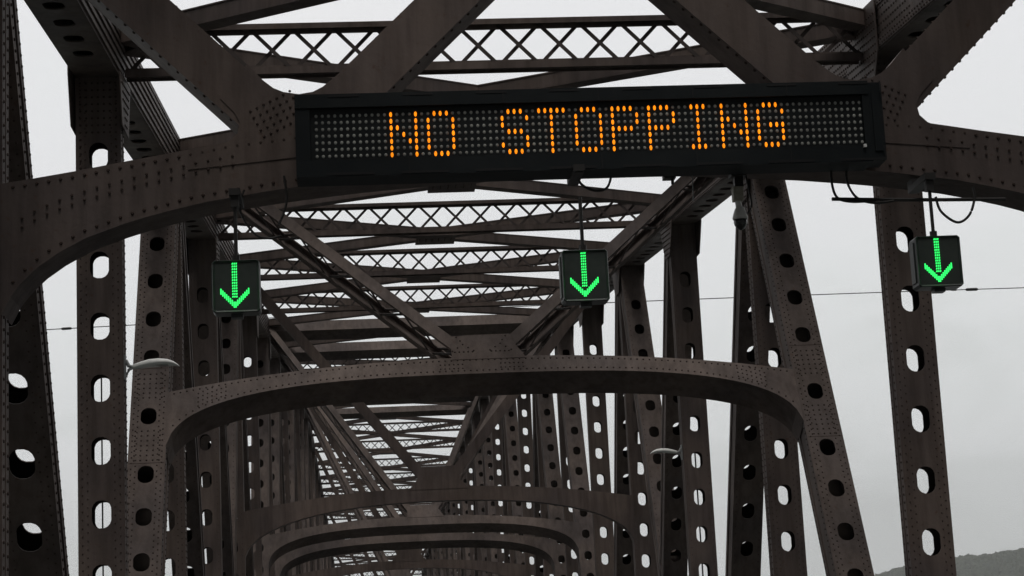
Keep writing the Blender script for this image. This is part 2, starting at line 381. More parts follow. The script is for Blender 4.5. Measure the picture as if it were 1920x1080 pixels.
# ---- overhead cross struts
PORTAL_TOP = (4, 8, 9, 13, 14)
def lattice(n):
    z = ZB(n)-0.02; y = YN(n); hx = WX-0.36
    mb = MB()
    for zz, t in ((z+0.71, 0.04), (z+0.07, 0.05)):
        mb.abox(-hx, hx, y-0.115, y+0.115, zz-0.010, zz+0.010)
        for q in (-1, 1):
            mb.abox(-hx, hx, y+q*0.018-0.008, y+q*0.018+0.008, (zz-2*t if zz > z+0.3 else zz+0.011), (zz-0.011 if zz > z+0.3 else zz+2*t))
            mb.abox(-hx, hx, y+q*0.11-0.006, y+q*0.11+0.006, zz-t, zz+t)
    st = mb.build('lattice_strut', ['steel', 'rivet', 'inner'], bridge)
    lb = MB(); N_ = 18; pit = 2*hx/N_; z0, z1 = z+0.09, z+0.69
    for i in range(N_):
        x0 = -hx+i*pit
        for k in (0, 1):
            xa, xb = (x0, x0+pit) if k == 0 else (x0+pit, x0)
            lb.bar((xa, y+(-0.034 if k else 0.034), z0), (xb, y+(-0.034 if k else 0.034), z1), 0.027, 0.006, (1, 0, 0))
    lb.build('lacing', ['lacing'], st)
def top_strut(n, b=0.54):
    """closed box strut in a portal plane"""
    y, z = YN(n), ZB(n)+0.25; hx = WX-0.36
    a = A(0, b, 1); a /= np.linalg.norm(a); d = np.cross(XV, a)
    mb = MB(); mb.box((0, y, z), XV*hx, a*0.22, d*0.3); mb.build('top_strut', ['steel'], bridge)
for n in range(1, NMAX+1):
    if n in PORTAL_TOP: top_strut(n)
    else: lattice(n)
# ---- top lateral X bracing
def laterals():
    for n in range(0, NMAX):
        za, zb_ = ZB(n)+0.58, ZB(n+1)+0.58; ya, yb = YN(n)+0.16, YN(n+1)-0.16; hx = WX-0.36
        for k, sg in enumerate((1, -1)):
            mb = MB(); p, q = A(-sg*hx, ya, za-0.02), A(sg*hx, yb, zb_-0.02); hw = 0.15 if n < 11 else 0.10
            up = A(0, 0, 1)
            L = np.linalg.norm(q-p); a = (q-p)/L; sd = np.cross(a, up); sd /= np.linalg.norm(sd)
            dz = 0.004*k
            mb.box((p+q)/2+up*(0.11+dz), a*(L/2-0.03*k), sd*hw, up*0.010)
            mb.box((p+q)/2-up*(0.11+dz), a*(L/2-0.03*k), sd*hw, up*0.010)
            for e_ in (-1, 1): mb.box((p+q)/2+sd*e_*(hw-0.015-dz), a*(L/2-0.04-0.03*k), sd*0.008, up*0.098)
            if k == 0:
                c = (p+q)/2
                mb.abox(c[0]-0.5, c[0]+0.5, c[1]-0.55, c[1]+0.55, c[2]-0.150, c[2]-0.128)
                if n < 6:
                    for i in range(5):
                        for t in np.arange(-0.40, 0.41, 0.16): mb.rivet((c[0]+t, c[1]+0.08*(i-2.5)*math.copysign(1, t), c[2]-0.150), (0, 0, -1), (1, 0, 0), 0.014)
            mb.build('lateral_brace', ['steel', 'rivet', 'inner'], bridge)
laterals()

# ---- portal and sway frames
def rib(zt, zb_, place, nrm, D, rv=0, xs=None, name='arch_rib', parent=None, splices=()):
    """curved closed girder. place(x, z) -> point on its front face; nrm = unit vector from front to rear"""
    mb = MB()
    if xs is None: xs = np.concatenate([np.linspace(-5.25, -4.2, 14), np.linspace(-4.0, 4.0, 30), np.linspace(4.2, 5.25, 14)])
    V = []
    for x in xs:
        V += [place(x, zt(x)), place(x, zb_(x)), place(x, zb_(x))+nrm*D, place(x, zt(x))+nrm*D]
    f = []; n = len(xs)
    for i in range(n-1):
        for k in range(4):
            j = (k+1) % 4; f.append((i*4+k, i*4+j, (i+1)*4+j, (i+1)*4+k))
    f += [(3, 2, 1, 0), tuple((n-1)*4+k for k in range(4))]
    mb.add(V, f)
    # bottom flange lips, slightly proud
    V = []
    for x in xs:
        V += [place(x, zb_(x)+0.002)-nrm*0.02, place(x, zb_(x)-0.018)-nrm*0.02, place(x, zb_(x)-0.018)+nrm*(D+0.02), place(x, zb_(x)+0.002)+nrm*(D+0.02)]
    mb.add(V, f)
    if rv:
        xx = np.arange(-5.15, 5.2, 0.105)
        for x in xx:
            mb.rivet(place(x, zt(x)-0.05), -nrm, XV, 0.017)
            sl = (zb_(x+0.01)-zb_(x-0.01))/0.02
            off = 0.055*math.sqrt(1+min(sl*sl, 9)); mb.rivet(place(x, min(zb_(x)+off, zt(x)-0.09)), -nrm, XV, 0.017)
        for x0, x1 in splices:
            for x in np.arange(x0, x1+0.001, 0.075):
                for z in np.arange(zb_(x)+0.10, zt(x)-0.06, 0.075): mb.rivet(place(x, z), -nrm, XV, 0.016)
    return mb.build(name, ['steel', 'rivet', 'inner'], parent)
def arm(p, q, w, place, nrm, D, parent, closed=False, rv=0):
    """brace arm: two channels tied by lacing (or closed box)"""
    P, Q = place(*p), place(*q); a = Q-P; L = np.linalg.norm(a); a /= L
    sd = np.cross(a, nrm); sd /= np.linalg.norm(sd); c = (P+Q)/2
    mb = MB()
    if closed:
        mb.box(c+nrm*D/2, a*L/2, sd*w/2, nrm*D/2)
        if rv:
            for t in np.arange(-L/2+0.1, L/2, 0.11):
                for e_ in (-1, 1): mb.rivet(c+a*t+sd*e_*(w/2)+nrm*0.06, sd*e_, a, 0.018)
        return mb.build('brace_arm', ['steel', 'rivet', 'inner'], parent)
    for k, o_ in ((0, 0.01), (1, D-0.01)):
        mb.box(c+nrm*o_, a*L/2, sd*w/2, nrm*0.01)
        for e_ in (-1, 1): q_ = 0.025 if k == 0 else 0.05; mb.box(c+nrm*(0.011+q_ if k == 0 else D-0.021-q_)+sd*e_*(w/2-0.012), a*(L/2-0.002), sd*0.01, nrm*q_)
    o = mb.build('brace_arm', ['steel', 'rivet', 'inner'], parent)
    n_ = max(2, int(L/0.62)); st = L/n_; lb = MB()
    for e_ in (-1, 1):
        for i in range(n_):
            s0 = -L/2+i*st; f0, f1 = (0.06, D-0.06) if (i % 2 == 0) else (D-0.06, 0.06)
            lb.bar(c+a*s0+sd*e_*(w/2-0.03)+nrm*f0, c+a*(s0+st)+sd*e_*(w/2-0.03)+nrm*f1, 0.022, 0.006, a)
    lb.build('lacing', ['lacing'], o)
    return o

def sup(x, a_, p=2.6): return (1-(min(abs(x), a_*0.9995)/a_)**p)**(1/p)
# leaning portals (lean away from the viewer)
def portal(n, detail):
    y0, z0, y1, z1 = diag_pts(n, 1); b = (y1-y0)/(z1-z0); k = math.sqrt(1+b*b); D = 0.60
    nrm = A(0, 1, -b)/k; DA = 0.66
    def place(x, z):                 # front face of the legs
        yc = y0+b*(z-z0); return A(x, yc-0.3*k, z)
    fr = empty('portal_frame', (0, 0, 0)); fr.parent = bridge
    zt = lambda x: 5.12-0.44*(abs(x)/5.25)**2.2
    def zb_(x):
        return 3.45+ (4.82-3.45)*sup(x, 5.27, 2.9)-0.10*(abs(x)/5.27)**2*0
    rib(zt, zb_, place, nrm, D, rv=detail, parent=fr, splices=((-4.75, -4.3), (-0.72, -0.3), (0.3, 0.72), (4.3, 4.75)))
    zn = ZB(n+1)+0.2
    for s in (-1, 1):
        slope = 0.90 if n == 3 else (zn-5.3)/4.75
        xe = min(5.2, 0.35+(zn-5.3)/slope)
        arm((s*0.36, 5.27), (s*xe, 5.3+slope*(xe-0.35)), 0.205, place, nrm, DA, fr)
    mb = MB(); pts = [(-0.52, 5.08), (-0.52, 5.36), (-0.50, 5.52), (0.50, 5.52), (0.56, 5.36), (0.74, 5.08)]
    mb.prism([place(x, z)-nrm*0.008 for x, z in pts], nrm*0.02)
    mb.prism([place(x, z)+nrm*(DA-0.012) for x, z in pts], nrm*0.02)
    if detail:
        for x, z in [(sx*(0.14+0.09*i), 5.36-0.06*abs(i-2)) for sx in (-1, 1) for i in range(5)]+[(sx*(0.16+0.075*i), 5.22) for sx in (-1, 1) for i in range(5)]+[(sx*0.42, 5.5) for sx in (-1, 1)]+[(sx*0.36, 5.43) for sx in (-1, 1)]:
            mb.rivet(place(x, z)-nrm*0.008, -nrm, XV, 0.017)
    mb.build('gusset', ['steel', 'rivet', 'inner'], fr)
for n in (3, 7, 8, 12, 13): portal(n, 1 if n == 3 else 0)
# upright sway frames with shallow arch and V brace
def sway(n):
    yf = YN(n)-0.2; nrm = A(0, 1, 0); D = 0.40
    place = lambda x, z: A(x, yf, z)
    fr = empty('sway_frame', (0, 0, 0)); fr.parent = bridge
    zt = lambda x: 4.80-0.45*(abs(x)/5.25)**2
    zb_ = lambda x: 2.95+(4.44-2.95)*sup(x, 5.27, 2.3)
    rib(zt, zb_, place, nrm, D, parent=fr)
    zn = ZB(n)+0.25
    for s in (-1, 1): arm((s*0.34, 5.02), (s*5.2, zn), 0.26, place, nrm, 0.32, fr)
    mb = MB(); pts = [(-0.8, 4.74), (-0.58, 5.0), (-0.50, 5.36), (0.50, 5.36), (0.58, 5.0), (0.8, 4.74)]
    mb.prism([place(x, z)-nrm*0.008 for x, z in pts], nrm*0.02); mb.prism([place(x, z)+nrm*(0.308) for x, z in pts], nrm*0.02)
    mb.build('gusset', ['steel', 'rivet', 'inner'], fr)
for n in (6, 10, 16, 20, 24): sway(n)
# the near sway frame that carries the message sign, W brace above it
def near_frame():
    n = 2; yf = 17.38; D = 0.50; nrm = A(0, 1, 0)
    place = lambda x, z: A(x, yf, z)
    fr = empty('sway_frame', (0, 0, 0)); fr.parent = bridge
    fr['label'] = 'nearest arched cross frame with W brace, behind the message sign'
    tx = [0, 2.6, 3.2, 3.7, 4.13, 4.59, 4.98, 5.27]; tz = [4.90, 4.82, 4.76, 4.67, 4.60, 4.52, 4.46, 4.42]
    bx = [0, 1.0, 2.0, 2.8, 3.53, 4.10, 4.5, 4.75, 4.95, 5.1, 5.2, 5.27]; bz = [4.47, 4.455, 4.39, 4.31, 4.20, 4.06, 3.92, 3.79, 3.65, 3.50, 3.36, 3.2]
    zt = lambda x: float(np.interp(abs(x), tx, tz)); zb_ = lambda x: float(np.interp(abs(x), bx, bz))
    r = rib(zt, zb_, place, nrm, D, rv=1, parent=fr, splices=())
    g = [(-3.6, 4.64), (-3.33, 4.71), (-3.22, 4.76), (-3.15, 4.83), (-3.13, 4.93), (-3.17, 5.02), (-3.30, 5.16), (-3.05, 5.48), (-2.91, 5.32), (-2.82, 5.245), (-2.73, 5.205), (-2.59, 5.18), (-2.46, 5.20), (-2.37, 5.245), (-2.29, 5.31), (-2.12, 5.45), (-1.85, 5.15), (-1.72, 4.98), (-1.5, 4.88), (-1.4, 4.7), (-3.6, 4.5)]
    for s in (-1, 1):
        mb = MB()
        for x in np.arange(3.2, 5.1, 0.11):      # riveted seam along the rib face
            zm = (zt(x)+zb_(x))/2
            for dz in (-0.03, 0.05): mb.rivet(place(s*x, zm+dz+0.06), -nrm, XV, 0.014)
        for i in range(7):
            for j in range(5): mb.rivet(place(s*(2.55+0.06*i+0.03*j), 4.97+0.06*j-0.03*i), -nrm, XV, 0.0135)
        for v in mb.v: v[:, 1] -= 0.008
        mb.prism([place(s*x, z)-nrm*0.008 for x, z in g], nrm*(D+0.016))
        mb.build('gusset', ['steel', 'rivet', 'inner'], fr)
    for s in (-1, 1):
        arm((s*2.75, 4.83), (s*5.15, 7.19), 0.435, place, nrm, D, fr, closed=True, rv=1)
        arm((s*2.50, 4.80), (s*0.12, 7.09), 0.435, place, nrm, D, fr, closed=True, rv=1)
near_frame()

# ---------------------------------------------------------------- road, river, hill
def sheet(name, x0, x1, y0, y1, z, m, kind='structure', nx=1, ny=1):
    mb = MB(); V = [(x0+(x1-x0)*i/nx, y0+(y1-y0)*j/ny, z) for j in range(ny+1) for i in range(nx+1)]
    f = [(j*(nx+1)+i, j*(nx+1)+i+1, (j+1)*(nx+1)+i+1, (j+1)*(nx+1)+i) for j in range(ny) for i in range(nx)]
    mb.add(V, f); return tag(mb.build(name, [m], dz=0), kind=kind)
mb = MB(); YE = YN(NMAX)+2
mb.abox(-5.0, 5.0, -20, YE, -0.45, 0.0, 0)
mb.abox(-5.2, -5.0, -20, YE, -0.45, 0.6, 1); mb.abox(5.0, 5.2, -20, YE, -0.45, 0.6, 1)
for x in (-4.7, 4.7): mb.abox(x-0.06, x+0.06, -20, YE, 0.001, 0.004, 2)
for x in (-1.6, 1.6):
    y = -18.0
    while y < YE-5: mb.abox(x-0.06, x+0.06, y, y+3, 0.001, 0.004, 2); y += 12
tag(mb.build('road', ['asphalt', 'concrete', 'linew'], dz=0), kind='structure')
sheet('river', -7900, 10400, -1600, 11400, -45, 'water')
def hill():
    rnd = np.random.RandomState(3)
    def ridge(x):   # skyline height at 900 m
        return EYE+np.interp(x, [-2600, -400, 120, 190, 233, 243, 256, 268, 280, 289, 304, 330, 380, 520, 800, 1200], [-40, -38, 8, 24, 31.0, 34.0, 36.0, 37.5, 37.6, 38.4, 40.6, 47, 60, 85, 95, 70])
    mb = MB(); xs = np.concatenate([np.linspace(100, 200, 20), np.linspace(202, 400, 220), np.linspace(405, 1200, 60)]); ts = np.linspace(0, 1, 26)
    V = []
    for t in ts:
        for x in xs:
            y = 900-230*(1-t) if t < 0.75 else 900-230*0.25+(t-0.75)*4*230
            h = ridge(x); prof = math.sin(min(t/0.75, 1)*math.pi/2)**1.0 if t < 0.75 else 1-(t-0.75)*1.2
            y = 900-300*(1-t/0.75) if t <= 0.75 else 900+300*(t-0.75)*4
            z = -33+(h-2.0+33)*prof
            V.append((x, y, z))
    nx = len(xs)
    mb.add(V, [(j*nx+i, j*nx+i+1, (j+1)*nx+i+1, (j+1)*nx+i) for j in range(len(ts)-1) for i in range(nx-1)])
    K_ = 8.0
    for v in mb.v: v[:, 0] = CX+(v[:, 0]-CX)*K_; v[:, 1] *= K_; v[:, 2] = np.where(v[:, 2] > EYE-20, EYE+(v[:, 2]-EYE)*K_, v[:, 2]*1.0-11)
    tag(mb.build('hill', ['forest'], dz=0), kind='structure')
    # wooded cover: many small leafy clumps over the ridge that shows in the frame
    fb = MB()
    ico = [(math.sin(p)*math.cos(a), math.sin(p)*math.sin(a), math.cos(p)) for p in (0.5, 1.2, 1.9) for a in np.arange(0, 2*math.pi, math.pi/3)]
    fc = [(j*6+i, j*6+(i+1) % 6, (j+1)*6+(i+1) % 6, (j+1)*6+i) for j in range(2) for i in range(6)]+[tuple(range(5, -1, -1))]
    fc = [q[::-1] for q in fc]
    base = np.array(ico)
    for i in range(8600):
        far = i >= 5200
        x = (335+rnd.rand()*700) if far else 205+rnd.rand()**0.8*130; t = (0.10+0.67*rnd.rand()) if far else 0.45+0.32*rnd.rand()
        h = ridge(x); prof = math.sin(min(t/0.75, 1)*math.pi/2) if t < 0.75 else 1-(t-0.75)*1.2
        y = 900-300*(1-t/0.75) if t <= 0.75 else 900+300*(t-0.75)*4
        z = -33+(h-2.0+33)*prof
        r = (2.0 if far else 0.8)+rnd.rand()*(3.0 if far else 1.1)
        v = base*(r*(0.8+0.4*rnd.rand()), r, r*(0.9+0.7*rnd.rand()))*(1+0.35*rnd.randn(len(base), 1)*0.5)
        fb.add(v+np.array((x, y, z+0.3*r)), fc)
    for v in fb.v: v[:, 0] = CX+(v[:, 0]-CX)*K_; v[:, 1] *= K_; v[:, 2] = EYE+(v[:, 2]-EYE)*K_
    tag(fb.build('woodland', ['forest'], dz=0), 'hazy green woodland covering the distant hillside at bottom right', 'woodland', kind='stuff')
hill()

# ---------------------------------------------------------------- message sign
FONT = {'N': ['10001', '11001', '10101', '10011', '10001', '10001', '10001'],
        'O': ['01110', '10001', '10001', '10001', '10001', '10001', '01110'],
        'S': ['01110', '10001', '10000', '01110', '00001', '10001', '01110'],
        'T': ['11111', '00100', '00100', '00100', '00100', '00100', '00100'],
        'P': ['11110', '10001', '10001', '11110', '10000', '10000', '10000'],
        'I': ['01110', '00100', '00100', '00100', '00100', '00100', '01110'],
        'G': ['01110', '10001', '10000', '10111', '10001', '10001', '01110']}
FONT['N'] = ['10001', '10001', '11001', '10101', '10011', '10001', '10001']
FONT['P'] = ['11110', '10001', '10001', '11110', '10000', '10000', '10000']
def message_sign():
    t = tag(empty('message_sign', (0, 17.0, EYE+4.27)), 'long black electronic board with amber dot letters reading NO STOPPING', 'message board')
    ox, oy, oz = 0, 17.0, 4.27
    def B(mb, name, mats, par, **k): return mb.build(name, mats, par, dz=-oz, **k)
    def shift(mb):
        for v in mb.v: v[:, 1] -= oy
        return mb
    X0, X1, Z0, Z1 = -2.62, 2.57, 4.30, 5.055
    fy = 17.0
    mb = MB()
    mb.abox(X0, X1, fy+0.05, fy+0.33, Z0, Z1)                       # case
    mb.abox(X0, X1, fy-0.03, fy+0.049, Z1-0.125, Z1+0.0)            # upper hood
    mb.abox(X0, X1, fy-0.02, fy+0.049, Z0, Z0+0.15)                 # lower rail
    mb.abox(X0, X0+0.13, fy-0.02, fy+0.049, Z0+0.151, Z1-0.126)
    mb.abox(X1-0.06, X1, fy-0.02, fy+0.049, Z0+0.151, Z1-0.126)
    for i in range(8):                                              # hinge pockets along the lower rail
        x = -2.35+i*0.66; mb.abox(x, x+0.42, fy-0.024, fy-0.019, Z0+0.012, Z0+0.034, 1)
        mb.abox(x+0.03, x+0.30, fy-0.034, fy-0.029, Z1-0.03, Z1-0.012, 1)
    for i in range(6):
        x = -1.62+i*0.86; mb.abox(x-0.005, x+0.005, fy-0.035, fy-0.029, Z1-0.12, Z1-0.006, 1); mb.abox(x-0.005, x+0.005, fy-0.025, fy-0.019, Z0+0.004, Z0+0.146, 1)
    B(shift(mb), 'housing', ['sign', 'seam'], t)
    mb = MB(); mb.abox(X0+0.131, X1-0.061, fy+0.012, fy+0.048, Z0+0.152, Z1-0.127)
    for i in range(6):
        x = -1.62+i*0.86; mb.abox(x-0.004, x+0.004, fy+0.009, fy+0.0118, Z0+0.16, Z1-0.13, 1)
    B(shift(mb), 'face_panel', ['signface', 'seam'], t)
    mb = MB(); mb.abox(X1+0.001, X1+0.13, fy+0.0, fy+0.30, Z0+0.02, Z1-0.01)
    mb.abox(X1+0.03, X1+0.10, fy-0.012, fy-0.001, Z0+0.1, Z1-0.1)
    B(shift(mb), 'side_cover', ['sign'], t)
    mb = MB(); mb.abox(X1-0.085, X1-0.058, fy-0.045, fy-0.021, Z0+0.13, Z0+0.158); B(shift(mb), 'latch', ['lampw'], t)
    for x in (-2.2, -1.1, 0.0, 1.1, 2.2):
        mb = MB(); mb.abox(x-0.06, x+0.06, fy+0.331, fy+0.3795, Z1-0.42, Z1-0.15)
        B(shift(mb), 'mounting_bracket', ['pipe'], t)
    # lamps 90 x 7
    cols, rows = 90, 7; px = 3.54/64; xs = [-1.77+px*(i-12) for i in range(cols)]; pz = 0.371/6; zt = 4.862
    lit = set(); letters = []
    for k, ch in enumerate('NO STOPPING'):
        if ch == ' ': continue
        pts = [(12+k*6+c, r) for r in range(7) for c in range(5) if FONT[ch][r][c] == '1']; letters.append((ch, pts)); lit |= set(pts)
    def lampgeo(mb, x, z, rx, rz, h):
        v = []; K = 8
        for rr, hh in ((1.0, 0.0), (0.6, h)):
            for i in range(K):
                a = 2*math.pi*i/K; v.append((x+rx*rr*math.cos(a), fy+0.0115-hh, z+rz*rr*math.sin(a)))
        f = [(i, (i+1) % K, K+(i+1) % K, K+i) for i in range(K)]+[tuple(range(K, 2*K))]
        mb.add(v, f)
    mb = MB()
    for i in range(cols):
        for r in range(rows):
            if (i, r) not in lit and xs[i] < X1-0.08: lampgeo(mb, xs[i], zt-r*pz, 0.0145, 0.0165, 0.006)
    o = B(shift(mb), 'unlit_lamps', ['unlit'], t); o['kind'] = 'stuff'
    for ch, pts in letters:
        mb = MB()
        for i, r in pts: lampgeo(mb, xs[i], zt-r*pz, 0.0132, 0.0245, 0.008)
        o = B(shift(mb), 'lit_letter', ['amber'], t); o['label'] = 'amber dot letter '+ch
message_sign()

# ---------------------------------------------------------------- lane signals
def make_signal():
    t = empty('lane_signal', (0, 0, 0)); mb = MB()
    w, h = 0.205, 0.232
    # bevelled housing
    def ring(y, a, b, r): return [(x, y, z) for x, z in [(-a+r, -b), (a-r, -b), (a, -b+r), (a, b-r), (a-r, b), (-a+r, b), (-a, b-r), (-a, -b+r)]]
    rings = [ring(-0.10, w-0.022, h-0.022, 0.01), ring(-0.115, w-0.006, h-0.006, 0.02), ring(-0.10, w, h, 0.02), ring(0.09, w, h, 0.02), ring(0.10, w-0.02, h-0.02, 0.02)]
    V = [p for r in rings for p in r]; f = []
    for i in range(4):
        for k in range(8): f.append((i*8+k, (i*8+(k+1) % 8), (i+1)*8+(k+1) % 8, (i+1)*8+k))
    f.append(tuple(32+k for k in range(8))); f = [q[::-1] for q in f]
    mb.add(V, f)
    mb.abox(-w+0.02, w-0.02, -0.095, -0.08, -h+0.02, h-0.02)
    mb.abox(-w-0.012, -w-0.001, -0.06, 0.06, -h+0.05, h-0.05)
    mb.build('housing', ['sigbox'], t, dz=0)
    mb = MB(); mb.abox(-w+0.026, w-0.026, -0.099, -0.0955, -h+0.026, h-0.026); mb.build('face', ['sigface'], t, dz=0)
    # arrow: three rows of small green diodes along shaft and wings
    mb = MB()
    def dot(x, z, r):
        v = [(x+r*math.cos(a), -0.1035, z+r*math.sin(a)) for a in np.arange(0, 2*math.pi-.01, math.pi/3)]
        v += [(x+r*math.cos(a), -0.0992, z+r*math.sin(a)) for a in np.arange(0, 2*math.pi-.01, math.pi/3)]
        mb.add(v, [tuple(range(6))]+[(i, i+6, (i+1) % 6+6, (i+1) % 6) for i in range(6)])
    cx = -0.012
    def stroke(x0, z0, x1, z1, r): # a short lit bar of touching diodes
        u = A(x1-x0, 0, z1-z0); L = np.linalg.norm(u); u /= L; w_ = A(-u[2], 0, u[0])
        mb.box(A((x0+x1)/2, -0.1013, (z0+z1)/2), u*L/2, w_*r, A(0, 0.0020, 0))
    for k in range(13):
        z = 0.200-k*0.0243
        for j in (-1, 0, 1): stroke(cx+j*0.0165-0.003, z-0.007, cx+j*0.0165+0.003, z+0.007, 0.0048)
    for s in (-1, 1):
        for k in range(8):
            u = 0.010+k*0.0222; bx, bz = cx+s*(u*0.72), -0.196+u*0.76
            stroke(bx, bz, bx, bz+0.052, 0.0052)
    o = mb.build('arrow', ['green'], t, dz=0)
    mb = MB(); mb.tube([(0.0, 0, h), (0.0, 0, h+0.50)], 0.017, 8); mb.tube([(0, 0, h-0.0), (0, 0, h+0.06)], 0.035, 8)
    mb.build('hanger_rod', ['pipe'], t, dz=0)
    mb = MB(); mb.abox(-0.05, 0.05, -0.05, 0.05, -h-0.035, -h-0.002); mb.build('cable_gland', ['sigbox'], t, dz=0)
    return t
sig = make_signal()
SP = [(-3.165, 3.325, 'green arrow signal on the left, hanging in front of the perforated left posts', 0.0, 0.0),
      (-0.115, 3.32, 'green arrow signal hanging on a long rod below the middle of the message board', 0, 0),
      (3.065, 3.345, 'green arrow signal on the right, against the lone perforated post and open sky', 0, 0)]
def copy_tree(o, parent=None):
    c = o.copy(); COL.objects.link(c); c.parent = parent
    for ch in list(o.children): copy_tree(ch, c)
    return c
allsig = [sig, copy_tree(sig), copy_tree(sig)]
for o, (x, z, lab, ry, rz) in zip(allsig, SP):
    o.location = (x, 17.0, EYE+z); o.rotation_euler = (0, 0, -rz)
    tag(o, lab, 'lane signal', 'green arrow lane signals')

# ---------------------------------------------------------------- cables, conduits, small gear on the near frame
def cable(name, pts, r, label, cat='cable', m='pipe', n=14):
    P = [A(*p) for p in pts]; out_ = []
    for i in range(len(P)-1):
        p0, p1, p2, p3 = P[max(i-1, 0)], P[i], P[i+1], P[min(i+2, len(P)-1)]
        for t in np.linspace(0, 1, n, endpoint=False):
            out_.append(0.5*((2*p1)+(-p0+p2)*t+(2*p0-5*p1+4*p2-p3)*t*t+(-p0+3*p1-3*p2+p3)*t**3))
    out_.append(P[-1]); mb = MB(); mb.tube(out_, r, 6)
    return tag(mb.build(name, [m]), label, cat)
yc = 17.30
cable('conduit', [(2.24, yc, 4.035), (3.0, yc, 4.005), (3.86, yc, 3.985)], 0.017, 'straight horizontal conduit under the right end of the nearest arch', 'conduit', n=3)
cable('cable_loop', [(2.26, yc, 4.36), (2.25, yc, 4.2), (2.29, yc, 4.05), (2.42, yc-.02, 4.0), (2.64, yc-.02, 4.005)], 0.012, 'thin black cable loop left of its twin, below the right end of the message board')
cable('cable_loop', [(2.41, yc+.02, 4.36), (2.40, yc+.02, 4.2), (2.46, yc-.05, 4.03), (2.62, yc-.05, 3.975), (2.80, yc-.05, 3.99)], 0.012, 'thin black cable loop right of its twin, below the right end of the message board')
cable('cable_loop', [(3.20, yc-.03, 4.02), (3.24, yc-.03, 3.88), (3.38, yc-.03, 3.775), (3.50, yc-.03, 3.84), (3.565, yc-.03, 4.0), (3.56, yc-.03, 4.1)], 0.012, 'wide U shaped black cable loop hanging right of the right green arrow signal')
cable('cable_loop', [(-0.10, yc, 4.42), (-0.07, yc, 4.26), (0.04, yc-.02, 4.18), (0.16, yc-.02, 4.19), (0.215, yc, 4.30), (0.22, yc, 4.44)], 0.012, 'short black cable loop beside the rod of the middle green arrow signal')
cable('cable_loop', [(-2.74, yc, 4.40), (-2.72, yc, 4.2), (-2.75, yc, 4.06), (-2.80, yc, 3.95)], 0.012, 'short black cable hanging under the left end of the message board')
cable('cable_loop', [(-3.10, yc, 4.28), (-3.14, yc, 4.1), (-3.02, yc, 3.88), (-2.88, yc, 3.83), (-2.78, yc, 3.85)], 0.011, 'curved black cable drooping above the left green arrow signal')
# stand-offs for the signal hangers
for x, lab, z in ((-3.165, 'small dark clamp at the top of the left signal rod', 4.24), (-0.115, 'small dark clamp at the top of the middle signal rod', 4.37), (3.065, 'small dark clamp at the top of the right signal rod', 4.20)):
    mb = MB(); mb.abox(-0.05, 0.05, -0.06, 0.50, -0.09, -0.03); mb.abox(-0.035, 0.035, -0.035, 0.035, -0.19 if x < -1 or x > 1 else -0.1, -0.031); mb.abox(-0.05, 0.05, 0.36, 0.50, -0.029, 0.02)
    tag(mb.build('rod_clamp', ['pipe'], loc=(x, 17.0, EYE+z), dz=0), lab, 'clamp', 'clamps holding the signal rods')
for x in (1.02, 0.78, -0.42):
    pass
mb = MB(); mb.abox(-0.055, 0.055, -0.06, 0.06, -0.12, 0.0); mb.abox(-0.07, 0.07, -0.07, 0.07, -0.012, 0.012); mb.tube([(0.03, 0, -0.12), (0.03, 0, -0.17)], 0.015, 8)
tag(mb.build('junction_box', ['pipe'], loc=(0.80, 17.6, EYE+4.46), dz=0), 'small dark junction box under the arch between the middle signal and the white camera', 'junction box')
mb = MB(); mb.abox(-0.04, 0.04, -0.05, 0.05, -0.085, 0.0); mb.abox(-0.055, 0.055, -0.06, 0.06, -0.01, 0.01)
tag(mb.build('junction_box', ['pipe'], loc=(-0.60, 17.6, EYE+4.46), dz=0), 'tiny dark box under the arch crown left of the middle signal rod', 'junction box')
# dome camera
t = tag(empty('dome_camera', (1.43, 17.55, EYE+4.40)), 'white dome camera with smoked ball hanging under the arch below the message board', 'security camera')
mb = MB(); mb.abox(-0.07, 0.07, -0.07, 0.07, -0.07, 0.0); mb.abox(-0.035, 0.045, -0.04, 0.04, -0.17, -0.071); mb.build('mount', ['pipe'], t, dz=0)
mb = MB(); mb.abox(-0.055, 0.035, -0.05, 0.05, -0.30, -0.172); mb.abox(-0.062, 0.042, -0.056, 0.056, -0.185, -0.1715); mb.build('junction_box', ['beige'], t, dz=0)
mb = MB(); mb.tube([(-0.01, 0, -0.30), (-0.005, 0, -0.355), (0, 0, -0.37), (0.0, 0, -0.415), (0.0, 0, -0.450), (0, 0, -0.462), (0, 0, -0.475)], [0.028, 0.03, 0.045, 0.06, 0.071, 0.072, 0.068], 20); mb.build('housing', ['camw'], t, dz=0, smooth=False)
mb = MB(); mb.tube([(0, 0, -0.476), (0, 0, -0.50), (0, 0, -0.53), (0, 0, -0.555), (0, 0, -0.570), (0, 0, -0.576)], [0.060, 0.063, 0.056, 0.038, 0.018, 0.004], 20); mb.build('dome', ['dome'], t, dz=0, smooth=True)
cable('cable_loop', [(1.50, 17.55, 4.42), (1.53, 17.55, 4.2), (1.545, 17.55, 4.06), (1.50, 17.55, 3.98)], 0.009, 'thin cable running down beside the white dome camera')
# pale wire hanging in front of the right lattice brace
cable('hanging_wire', [(1.00, 17.5, 4.48), (1.00, 17.5, 4.30), (0.995, 17.5, 4.10)], 0.006, 'thin pale wire hanging straight down left of the white dome camera', 'wire', m='galv', n=3)

